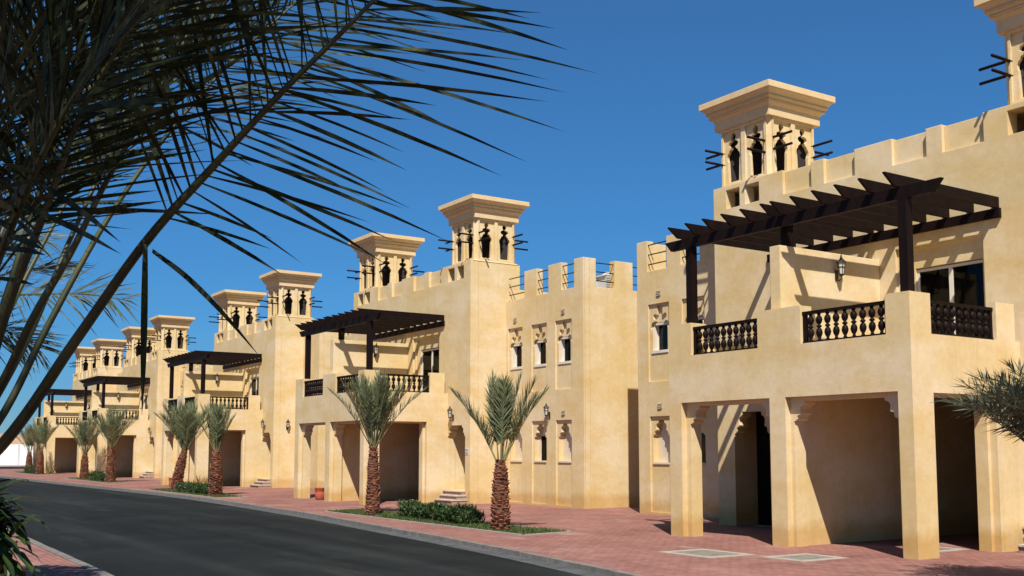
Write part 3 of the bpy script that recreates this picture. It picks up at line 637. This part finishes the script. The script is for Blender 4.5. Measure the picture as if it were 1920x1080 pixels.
# ------------------------------------------------------------------ vegetation helpers
def frond(mbl, mbr, pts, rng, pairs=34, ll=0.42, lw=0.022, start=0.22, vee=0.5, a0=62, a1=24, droop=0.15, rr=0.018, nrm=None, segs=2, jit=0.12, side=(1, 1), lenvar=0.15):
    """one pinnate frond: pts = rachis control points, nrm = preferred normal of the leaf blade"""
    path = spline(pts, 7); n = len(path)
    mbr.tube(path, [rr * (1 - 0.85 * (i / (n - 1)) ** 0.8) for i in range(n)], 5)
    L = [0.0]
    for i in range(n - 1): L.append(L[-1] + (path[i + 1] - path[i]).length)
    tot = L[-1]; seg = 0
    for k in range(pairs):
        for sgn in (-1, 1):
            if rng.random() > side[0 if sgn < 0 else 1]: continue
            t = start + (1 - start) * ((k + rng.uniform(-0.35, 0.35) + 0.5) / pairs); t = min(max(t, 0.02), 0.995)
            s = t * tot; i = 0
            while i < n - 2 and L[i + 1] < s: i += 1
            q = path[i].lerp(path[i + 1], (s - L[i]) / max(1e-6, L[i + 1] - L[i])); T = (path[i + 1] - path[i]).normalized()
            nn = nrm if nrm is not None else Vector((0, 0, 1))
            S = T.cross(nn)
            if S.length < 1e-3: S = T.cross(Vector((1, 0, 0)))
            S.normalize(); NN = S.cross(T).normalized()
            f_ = (t - start) / (1 - start)
            al = R(a0 + (a1 - a0) * f_ ** 1.3 + rng.gauss(0, 6)); ve = vee * (1 - 0.4 * f_) + rng.gauss(0, jit)
            dr = (T * math.cos(al) + (S * sgn * math.cos(ve) + NN * math.sin(ve)) * math.sin(al)).normalized()
            ln = ll * (0.55 + 0.75 * math.sin(math.pi * (0.12 + 0.80 * f_))) * (1 + rng.uniform(-lenvar, lenvar)) * 0.8
            wd = lw * rng.uniform(0.8, 1.15)
            wv = dr.cross(NN); wv = (wv + NN * rng.uniform(-0.9, 0.9)).normalized()
            wv = (wv - dr * wv.dot(dr)).normalized()
            p0 = q; vs = []; g = Vector((0, 0, -droop * ln))
            prof = [0.5, 1.0, 0.0] if segs == 2 else [0.45, 0.9, 1.0, 0.75, 0.0]
            m_ = len(prof)
            for j, pw in enumerate(prof):
                u = j / (m_ - 1); c = p0 + dr * ln * u + g * u * u
                if pw > 0: vs += [c - wv * wd * pw * 0.5, c + wv * wd * pw * 0.5]
                else: vs += [c]
            fs = [(2 * j, 2 * j + 1, 2 * j + 3, 2 * j + 2) for j in range(m_ - 2)] + [(2 * m_ - 4, 2 * m_ - 3, 2 * m_ - 2)]
            mbl.add(vs, fs)
def palm_trunk(root, h, r0, r1, rng, lean=(0, 0)):
    pts = [(lean[0] * (z / h) ** 1.3, lean[1] * (z / h) ** 1.3, z) for z in [h * k / 8 for k in range(9)]]
    pts[0] = (0, 0, -0.2)
    prof = lambda t: r0 * (1.0 + 0.07 * math.sin(t * 5.2 + 1.0) - 0.10 * t) if t < 0.62 else (r0 * 0.93) + (r1 - r0 * 0.93) * ((t - 0.62) / 0.38) ** 1.1
    rad = [prof(k / 8) * 0.97 for k in range(9)]
    tk = link('trunk', MB().tube(pts, rad, 12).mesh('trunk', 'trunk', True), root)
    b = MB(); rows = int(h / 0.062); ph = 0.0
    for i in range(rows):
        z = h * (i + 0.5) / rows; t = z / h; c = Vector((lean[0] * t ** 1.3, lean[1] * t ** 1.3, z)); rr = prof(t); nb = 8
        for k in range(nb):
            a = 2 * math.pi * (k + 0.382 * i) / nb + rng.uniform(-0.2, 0.2); rd = Vector((math.cos(a), math.sin(a), 0)); tn = Vector((-math.sin(a), math.cos(a), 0)); zz = Vector((0, 0, 1))
            wd = rr * 0.44 * rng.uniform(0.6, 1.1); hh = 0.075 * rng.uniform(0.6, 1.4); pr = 0.026 * rng.uniform(0.2, 1.9)
            o0 = c + rd * (rr - 0.025) + zz * rng.uniform(-0.02, 0.02); sk = tn * rng.uniform(-0.03, 0.03)
            vs = [o0 - tn * wd - zz * hh * 0.5, o0 + tn * wd - zz * hh * 0.5, o0 + tn * wd * 0.75 + sk + rd * (0.025 + pr) + zz * hh * 0.3, o0 - tn * wd * 0.75 + sk + rd * (0.025 + pr * 0.8) + zz * hh * 0.38, o0 + zz * hh * 0.5, o0 + rd * (0.022 + pr * 0.5)]
            b.add(vs, [(0, 1, 5), (1, 2, 5), (2, 3, 5), (3, 0, 5), (2, 4, 3), (1, 4, 2), (0, 3, 4)])
    lb = link('leaf_base', b.mesh('leaf_base', 'boot', fix=False), tk); lb['kind'] = 'stuff'
    return Vector(pts[-1])
def street_palm(x, y, h, r0, label, seed, nf=22, fl=1.75, spread=0.42, extra=(), dry=2, ll=0.42, lean=(0, 0), trunk_r1=None, pairs=46, lw=0.019):
    rng = random.Random(seed); root = empty('date_palm', (x, y, 0), label, 'palm', 'young date palms in the planting beds')
    top = palm_trunk(root, h, r0, trunk_r1 or r0 * 0.50, rng, lean)
    fr = []
    for k in range(nf):
        az = k * 2.39996 + rng.uniform(-0.3, 0.3); t = k / nf; fr.append((az, spread * (0.22 + 0.95 * t) * rng.uniform(0.75, 1.2), fl * rng.uniform(0.82, 1.08), k >= nf - dry))
    fr += [(a, s, l_, False) for a, s, l_ in extra]
    for az, sp, ln, dryf in fr:
        hd = Vector((math.cos(az), math.sin(az), 0)); pts = []
        for j in range(5):
            u = j / 4; out = ln * (math.sin(sp) * u + 0.20 * sp * u ** 2.6); up_ = ln * (math.cos(sp) * u - 0.16 * sp * u ** 3)
            pts.append(top + hd * (0.05 + out) + Vector((0, 0, up_ - 0.12)))
        bl, br = MB(), MB(); nrm = (Vector((0, 0, 1)) * math.sin(sp) * 1.0 - hd * math.cos(sp)) * 1.0
        frond(bl, br, pts, rng, pairs, ll, lw, 0.28, 0.6, 52, 20, 0.04, 0.017, nrm, jit=0.25)
        fo = link('frond', bl.mesh('frond', 'palmdry' if dryf else 'palm', fix=False), root); link('rachis', br.mesh('rachis', 'rachis', True, fix=False), fo)
    return root

# ------------------------------------------------------------------ planting beds, palms and hedges
def bed(x0, x1, y0, y1, sx=0.0):
    pl = [(x0, y0), (x1, y0 + sx), (x1, y1 + sx), (x0, y1)]
    o = sheet('planting_bed', pl, 0.006, 'soil')
    for a, b_ in ((0, 1), (1, 2), (2, 3), (3, 0)):
        p, q = Vector((*pl[a], 0)), Vector((*pl[b_], 0)); d_ = (q - p).normalized(); nn = Vector((d_.y, -d_.x, 0))
        b = MB(); b.add([p + nn * 0.04 - d_ * 0.04 + Vector((0, 0, -0.1)), q + nn * 0.04 + d_ * 0.03 + Vector((0, 0, -0.1)), q - nn * 0.04 + d_ * 0.03 + Vector((0, 0, -0.1)), p - nn * 0.04 - d_ * 0.04 + Vector((0, 0, -0.1)),
                         p + nn * 0.04 - d_ * 0.04 + Vector((0, 0, 0.022)), q + nn * 0.04 + d_ * 0.03 + Vector((0, 0, 0.022)), q - nn * 0.04 + d_ * 0.03 + Vector((0, 0, 0.022)), p - nn * 0.04 - d_ * 0.04 + Vector((0, 0, 0.022))],
                        [(0, 3, 2, 1), (4, 5, 6, 7), (0, 1, 5, 4), (1, 2, 6, 5), (2, 3, 7, 6), (3, 0, 4, 7)])
        link('bed_edging', b.mesh('bed_edging', 'edging'), o)
    return pl
def grass(x0, x1, y0, y1, sx, n, seed):
    rng = random.Random(seed); b = MB()
    for i in range(n):
        t = rng.random(); x = x0 + 0.06 + (x1 - x0 - 0.12) * t; y = y0 + 0.08 + (y1 - y0 - 0.16) * rng.random() + sx * t
        if math.sin(x * 3.1 + 1) * math.sin(y * 1.7) + rng.uniform(-0.6, 0.6) < -0.55: continue
        h = rng.uniform(0.03, 0.085); a = rng.uniform(0, 6.28); dx, dy = math.cos(a), math.sin(a); wd = 0.012; le = rng.uniform(0, 0.05)
        b.add([(x - dx * wd, y - dy * wd, 0.004), (x + dx * wd, y + dy * wd, 0.004), (x - dy * le, y + dx * le, h)], [(0, 1, 2)])
    tag(link('grass', b.mesh('grass', 'grass', fix=False)), 'short green grass covering the soil of a planting bed', 'grass', 'grass in the planting beds', 'stuff')
def hedge(x0, x1, y0, y1, h, label, seed, n):
    """hedge of upright leafy shoots"""
    rng = random.Random(seed); c = Vector(((x0 + x1) / 2, (y0 + y1) / 2, 0)); root = empty('hedge', c, label, 'hedge', 'low hedges between the palms')
    b = MB(); st = MB(); ns = max(6, int((y1 - y0) / 0.30))
    for i in range(ns):
        sx_, sy_ = rng.uniform(x0, x1), y0 + (y1 - y0) * (i + rng.random()) / ns; st.tube([(sx_ - c.x, sy_ - c.y, -0.05), (sx_ - c.x + rng.uniform(-.1, .1), sy_ - c.y + rng.uniform(-.1, .1), h * 0.6)], [0.015, 0.006], 4)
    for i in range(n):
        y = rng.uniform(y0, y1); x = rng.uniform(x0, x1); hh = h * (0.80 + 0.16 * math.sin(y * 4.7 + seed) + 0.10 * math.sin(y * 11.3 + x * 3)) + rng.gauss(0, 0.03)
        z = hh * rng.random() ** 0.55
        a = rng.uniform(0, 6.28); el = rng.uniform(0.1, 1.45); ln = rng.uniform(0.06, 0.12); wd = ln * 0.16
        d_ = Vector((math.cos(a) * math.cos(el), math.sin(a) * math.cos(el), math.sin(el))); s_ = d_.cross(Vector((rng.uniform(-1, 1), rng.uniform(-1, 1), rng.uniform(-1, 1)))).normalized()
        p = Vector((x, y, max(z, 0.03))) - c
        b.add([p, p + d_ * ln * 0.5 + s_ * wd, p + d_ * ln, p + d_ * ln * 0.5 - s_ * wd], [(0, 1, 2, 3)])
    link('foliage', b.mesh('foliage', 'hedge', fix=False), root); link('stems', st.mesh('stems', 'stem'), root)
bed(11.98, 13.30, 17.75, 27.6, 0.15); grass(11.98, 13.30, 17.75, 27.6, 0.15, 16000, 3)
bed(12.15, 13.35, 37.6, 47.2, 0.1); grass(12.15, 13.35, 37.6, 47.2, 0.1, 7000, 4)
bed(12.9, 13.9, 57.6, 68.5, 0.1); grass(12.9, 13.9, 57.6, 68.5, 0.1, 4000, 6)
bed(13.1, 14.2, 79.5, 90.5, 0.1); grass(13.1, 14.2, 79.5, 90.5, 0.1, 3000, 7)
hedge(12.42, 12.95, 20.75, 24.1, 0.37, 'low green hedge between the palms before the villa with the tank', 2, 9500)
hedge(12.5, 13.1, 39.9, 43.9, 0.36, 'low green hedge between the palms before the middle villa', 5, 6000)
hedge(13.1, 13.7, 60.2, 63.5, 0.5, 'low patchy hedge between the palms, second bed from the boundary wall', 8, 3500)
hedge(13.3, 13.9, 82.8, 86.0, 0.5, 'low hedge between the palms in the bed nearest the boundary wall', 9, 2500)
street_palm(12.31, 19.1, 1.50, 0.185, 'palm with few long fronds at the hedge end beside bare grass strip', 11, 8, 1.80, 0.20, extra=((2.55, 0.44, 1.8), (2.40, 0.40, 1.2), (-0.62, 0.42, 1.8), (-0.75, 0.30, 1.9), (-0.5, 0.36, 1.6), (-2.0, 0.25, 1.8)), dry=0, ll=0.50, pairs=64, lw=0.018)
street_palm(12.42, 25.47, 1.86, 0.165, 'full bushy palm with brush-like crown between the hedge and terracotta tub', 23, 40, 1.9, 0.40, extra=((2.5, 0.50, 1.9), (-0.6, 0.55, 2.0)), dry=3, ll=0.38)
street_palm(12.70, 39.3, 1.72, 0.225, 'palm with narrow upright crown beside the middle villa hedge', 31, 17, 1.75, 0.30, extra=((2.5, 0.45, 1.7),), dry=1)
street_palm(12.95, 45.3, 1.75, 0.215, 'wide leaning palm with a thick crown beside the terracotta tub', 37, 36, 2.1, 0.52, dry=2, lean=(0.25, -0.25))
street_palm(13.45, 59.2, 1.9, 0.235, 'palm with a round full crown in the second bed from boundary wall', 41, 30, 2.1, 0.60, dry=2)
street_palm(13.5, 66.0, 1.5, 0.23, 'palm with spread loose crown in the second bed from boundary wall', 43, 24, 2.2, 0.50, dry=3)
street_palm(13.7, 81.5, 1.7, 0.25, 'palm with dry outer fronds in the bed nearest the boundary wall', 47, 24, 2.3, 0.50, dry=4)
street_palm(14.0, 88.0, 1.55, 0.24, 'slim palm at the boundary wall end of the beds', 53, 20, 2.1, 0.45, dry=2)

# ------------------------------------------------------------------ far end of the street
bw = empty('boundary_wall', (10, 133, 0), 'long white panelled boundary wall closing the end of the street', 'wall')
me = MB().box(-1.98, 1.98, 0, 0.15, -0.1, 2.35).mesh('panel', 'boundary'); mp_ = MB().box(-0.10, 0.10, -0.04, 0.2, -0.1, 2.42).mesh('post', 'acmetal'); mc = MB().box(-2, 2, -0.02, 0.17, -0.1, 0.12).mesh('plinth', 'kerb')
for k in range(-9, 10):
    link('panel', me, bw, (k * 4.0, 0, 0)); link('post', mp_, bw, (k * 4.0 + 2, 0, 0))
rng = random.Random(77); db = MB(); nx, ny = 60, 14
for j in range(ny + 1):
    for i in range(nx + 1):
        x = -160 + i * 8.0; y = 150 + j * 10.0; v_ = math.sin(math.pi * j / ny)
        db.v.append((x, y, -0.4 + v_ * (4.4 + 1.0 * math.sin(x * 0.043 + 1) + 0.6 * math.sin(x * 0.11) + rng.uniform(-0.15, 0.15))))
for j in range(ny):
    for i in range(nx): k = j * (nx + 1) + i; db.f.append((k, k + 1, k + nx + 2, k + nx + 1))
tag(link('terrain', db.mesh('terrain', 'dune', True)), kind='structure')

# ------------------------------------------------------------------ palm by the near carport (right)
rng = random.Random(61)
rp = empty('date_palm', (12.70, 7.22, 0), 'low spiky palm beside the steps of the villa behind manhole covers', 'palm')
top = palm_trunk(rp, 1.56, 0.2, 0.12, rng)
for k in range(72):
    az = k * 2.4 + 0.3; sp = 0.12 + 0.66 * (k / 72) * rng.uniform(0.8, 1.2); ln = 1.42 * rng.uniform(0.85, 1.1); hd = Vector((math.cos(az), math.sin(az), 0))
    pts = [top + hd * (ln * (math.sin(sp) * u + 0.22 * u ** 2.4)) + Vector((0, 0, ln * (math.cos(sp) * u - 0.16 * u ** 2.6) - 0.1)) for u in (0, 0.25, 0.5, 0.75, 1)]
    bl, br = MB(), MB(); frond(bl, br, pts, rng, 34, 0.32, 0.015, 0.36, 0.4, 72, 34, 0.06, 0.015, Vector((0, 0, 1)) - hd * 0.6, jit=0.6)
    fo = link('frond', bl.mesh('frond', 'palmright', fix=False), rp); link('rachis', br.mesh('rachis', 'rachisnear', True, fix=False), fo)

# ------------------------------------------------------------------ palms and shrub on the camera's side of the street
def near_palm(name_label, crown, fronds, seed, m='palmnear', trunk_r=0.2, extra_leaves=(), **kw):
    rng = random.Random(seed); root = empty('date_palm', (crown.x, crown.y, 0), name_label, 'palm')
    palm_trunk(root, crown.z, trunk_r, trunk_r * 0.7, rng)
    for pts, opt in fronds:
        o2 = dict(kw); o2.update(opt); mm = o2.pop('m', m)
        bl, br = MB(Vector((crown.x, crown.y, 0))), MB(Vector((crown.x, crown.y, 0))); frond(bl, br, pts, rng, **o2)
        for path, wd in extra_leaves if pts is fronds[0][0] else ():
            pp = spline(path, 5); n_ = len(pp); side = RT if abs((pp[-1] - pp[0]).normalized().dot(RT)) < 0.5 else UP
            vs = []
            for i_, q in enumerate(pp):
                u = i_ / (n_ - 1); h_ = wd * 0.5 * (0.35 + 0.65 * math.sin(math.pi * min(1, 0.15 + 0.8 * u))) * (1 - u ** 6); vs += [q - side * h_, q + side * h_ + FW * h_]
            bl.add(vs, [(2 * i_, 2 * i_ + 1, 2 * i_ + 3, 2 * i_ + 2) for i_ in range(n_ - 1)])
        fo = link('frond', bl.mesh('frond', mm, fix=False), root); link('rachis', br.mesh('rachis', 'rachisnear', True, fix=False), fo)
    return root
toward = (-FW).normalized()
cr = at(-190, 1010, 2.9)
def pl(*q): return [cr] + [at(*t) for t in q]
def tilt(a): return toward * math.cos(R(a)) + (RT * 0.8 - UP * 0.6) * math.sin(R(a))
FR = [
 (pl((0, 838, 2.75), (140, 640, 2.65), (272, 455, 2.55), (400, 312, 2.5), (520, 182, 2.45), (640, 62, 2.42), (750, -50, 2.4), (860, -170, 2.4)), dict(pairs=44, start=0.555, ll=0.47, rr=0.019, a0=66, a1=44, side=(1, 0.95))),
 (pl((-60, 800, 2.7), (20, 560, 2.55), (90, 380, 2.45), (150, 215, 2.4), (215, 100, 2.35), (285, -15, 2.3), (380, -160, 2.3)), dict(nrm=tilt(40), pairs=56, start=0.56, a0=54, ll=0.42, rr=0.016)),
 (pl((-20, 760, 2.95), (60, 600, 2.9), (135, 470, 2.9), (200, 340, 2.9), (290, 190, 2.9), (400, 40, 2.95), (480, -90, 3.0)), dict(nrm=tilt(-55), pairs=56, start=0.56, a0=54, ll=0.44, rr=0.017)),
 (pl((-10, 800, 3.1), (90, 610, 3.2), (190, 430, 3.3), (300, 270, 3.4), (430, 120, 3.5), (560, 0, 3.6), (700, -120, 3.7)), dict(nrm=tilt(25), pairs=58, start=0.60, a0=60, ll=0.52, rr=0.015)),
 (pl((-60, 760, 3.1), (10, 560, 3.15), (60, 400, 3.2), (110, 260, 3.25), (180, 110, 3.3), (260, -40, 3.3)), dict(nrm=tilt(65), pairs=56, start=0.56, a0=54, ll=0.46, rr=0.015)),
 (pl((-150, 780, 2.6), (-90, 560, 2.45), (-40, 330, 2.35), (10, 130, 2.3), (60, -80, 2.3)), dict(nrm=tilt(-35), pairs=56, start=0.56, a0=54, ll=0.46)),
 (pl((-160, 760, 3.1), (-110, 520, 3.2), (-60, 280, 3.2), (0, 60, 3.2), (60, -120, 3.2)), dict(nrm=tilt(55), pairs=56, start=0.56, a0=54, ll=0.48)),
 (pl((-60, 830, 3.2), (50, 640, 3.4), (140, 430, 3.6), (230, 250, 3.8), (350, 110, 4.0), (500, -10, 4.1), (620, -100, 4.2)), dict(nrm=tilt(-70), pairs=62, start=0.56, a0=54, ll=0.60)),
 (pl((-130, 800, 3.6), (-60, 600, 3.9), (10, 420, 4.1), (90, 250, 4.3), (180, 100, 4.4), (300, -50, 4.5)), dict(nrm=tilt(30), pairs=62, start=0.56, a0=54, ll=0.66)),
 (pl((-100, 780, 2.5), (-30, 560, 2.3), (40, 380, 2.15), (110, 230, 2.05), (200, 90, 2.0), (310, -60, 2.0)), dict(nrm=tilt(-50), pairs=59, start=0.56, a0=54, ll=0.40, lw=0.012)),
 (pl((-140, 760, 2.9), (-70, 520, 2.8), (-10, 320, 2.7), (50, 150, 2.65), (130, -20, 2.6)), dict(nrm=tilt(70), pairs=59, start=0.56, a0=54, ll=0.46)),
 (pl((-80, 800, 3.4), (0, 620, 3.6), (90, 440, 3.8), (190, 270, 4.0), (300, 120, 4.2), (430, -20, 4.4)), dict(nrm=tilt(-40), pairs=67, start=0.56, a0=54, ll=0.66)),
 (pl((-260, 780, 2.8), (-330, 520, 2.7), (-420, 260, 2.6), (-560, 60, 2.5)), dict(pairs=36, start=0.3)),
 (pl((-330, 860, 3.2), (-520, 680, 3.5), (-760, 560, 3.8), (-1000, 560, 4.0)), dict(pairs=36, start=0.3)),
 (pl((-300, 820, 3.6), (-380, 600, 4.2), (-420, 420, 4.8), (-440, 360, 5.4)), dict(pairs=36, start=0.3)),
 (pl((-220, 820, 2.5), (-260, 560, 2.1), (-320, 260, 1.8), (-400, 60, 1.6)), dict(pairs=36, start=0.3)),
]
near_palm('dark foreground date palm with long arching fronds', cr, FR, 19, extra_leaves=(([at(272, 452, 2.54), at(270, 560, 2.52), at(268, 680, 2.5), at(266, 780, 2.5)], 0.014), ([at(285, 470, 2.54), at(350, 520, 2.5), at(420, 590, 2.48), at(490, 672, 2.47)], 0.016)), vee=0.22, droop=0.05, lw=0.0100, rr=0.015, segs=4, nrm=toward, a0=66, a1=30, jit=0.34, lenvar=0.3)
# taller palm standing behind the camera; its crown hangs above and shades the fronds in view
c2 = Vector((-1.25, -0.9, 5.2)); F2 = []; rg = random.Random(4)
for k in range(34):
    az = k * 2.39996; sp = 0.25 + 1.05 * (k / 34); ln = rg.uniform(2.5, 3.0); hd = Vector((math.cos(az), math.sin(az), 0))
    F2.append(([c2 + hd * (ln * (math.sin(sp) * u + 0.18 * u ** 2)) + Vector((0, 0, ln * (math.cos(sp) * u - 0.50 * u ** 2.2))) for u in (0, 0.25, 0.5, 0.75, 1)], dict(nrm=Vector((0, 0, 1)))))
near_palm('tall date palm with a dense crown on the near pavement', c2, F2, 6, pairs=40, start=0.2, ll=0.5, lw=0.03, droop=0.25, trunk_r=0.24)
# palm a little further along the near pavement
c3 = at(-230, 700, 8.6); F3 = []
F3.append(([c3, at(-120, 600, 8.4), at(-30, 560, 8.3), at(70, 552, 8.2), at(160, 552, 8.1), at(232, 562, 8.0)], dict(nrm=Vector((0, 0, 1)) + toward, start=0.3)))
F3.append(([c3, at(-150, 640, 8.8), at(-60, 610, 8.9), at(10, 620, 9.0), at(70, 650, 9.0)], dict(nrm=Vector((0, 0, 1)) + toward, start=0.3)))
F3.append(([c3, at(-160, 560, 8.6), at(-80, 470, 8.6), at(10, 440, 8.6), at(90, 450, 8.6)], dict(nrm=Vector((0, 0, 1)) + toward, start=0.3)))
for k in range(12):
    az = 1.2 + k * 0.42; hd = Vector((math.cos(az), math.sin(az), 0)); sp = rg.uniform(0.4, 0.9); ln = 2.0
    F3.append(([c3 + hd * (ln * (math.sin(sp) * u + 0.2 * u * u)) + Vector((0, 0, ln * (math.cos(sp) * u - 0.4 * u ** 2.2))) for u in (0, 0.25, 0.5, 0.75, 1)], dict(nrm=Vector((0, 0, 1)))))
near_palm('date palm with fine spiky fronds behind the foreground palm', c3, F3, 12, m='palmright', pairs=60, ll=0.46, lw=0.016, vee=0.3, jit=0.35, trunk_r=0.22)
c4 = Vector((-0.6, 12.6, 4.6)); F4 = []
for k in range(30):
    az = k * 2.39996; sp = 0.25 + 1.05 * (k / 30); ln = rg.uniform(2.1, 2.5); hd = Vector((math.cos(az), math.sin(az), 0))
    F4.append(([c4 + hd * (ln * (math.sin(sp) * u + 0.12 * u ** 2)) + Vector((0, 0, ln * (math.cos(sp) * u - 0.50 * u ** 2.2))) for u in (0, 0.25, 0.5, 0.75, 1)], dict(nrm=Vector((0, 0, 1)))))
near_palm('tall date palm on the near pavement past the glossy shrub', c4, F4, 16, m='palm', pairs=46, start=0.15, ll=0.6, lw=0.05, droop=0.25, trunk_r=0.24)
# glossy shrub at the lower left
rng = random.Random(15); cs = at(-112, 1010, 4.4); sr = empty('shrub', (cs.x, cs.y, 0), 'glossy dark green shrub with long narrow leaves at the road edge', 'shrub')
off = Vector((cs.x, cs.y, 0)); stb = MB(off); b = MB(off)
for k in range(44):
    az = k * 2.4; r_ = rng.uniform(0.02, 0.26); tip = Vector((cs.x + math.cos(az) * r_, cs.y + math.sin(az) * r_, rng.uniform(1.36, 1.58)))
    stb.tube([(cs.x + math.cos(az) * 0.05, cs.y + math.sin(az) * 0.05, -0.1), Vector((cs.x, cs.y, 0)).lerp(tip, 0.6), tip], [0.016, 0.011, 0.006], 5)
    for j in range(20):
        a = rng.uniform(0, 6.28); el = rng.uniform(-0.9, 1.0); ln = rng.uniform(0.13, 0.22); wd = ln * 0.10
        d_ = Vector((math.cos(a) * math.cos(el), math.sin(a) * math.cos(el), math.sin(el))); s_ = d_.cross(Vector((0, 0, 1))); s_.normalize(); nn = s_.cross(d_)
        p = tip - Vector((0, 0, rng.uniform(0, 0.20))); q = [p, p + d_ * ln * 0.45 + Vector((0, 0, -0.01)), p + d_ * ln * 0.8 + Vector((0, 0, -0.045 * ln * 4)), p + d_ * ln + Vector((0, 0, -0.09 * ln * 4))]
        b.add([q[0], q[1] + s_ * wd + nn * wd * 0.4, q[1] - s_ * wd + nn * wd * 0.4, q[2] + s_ * wd * 0.8 + nn * wd * 0.3, q[2] - s_ * wd * 0.8 + nn * wd * 0.3, q[3], q[1], q[2]],
              [(0, 1, 6), (0, 6, 2), (1, 3, 7, 6), (6, 7, 4, 2), (3, 5, 7), (7, 5, 4)])
link('foliage', b.mesh('foliage', 'bush', fix=False), sr); link('stems', stb.mesh('stems', 'stem'), sr)
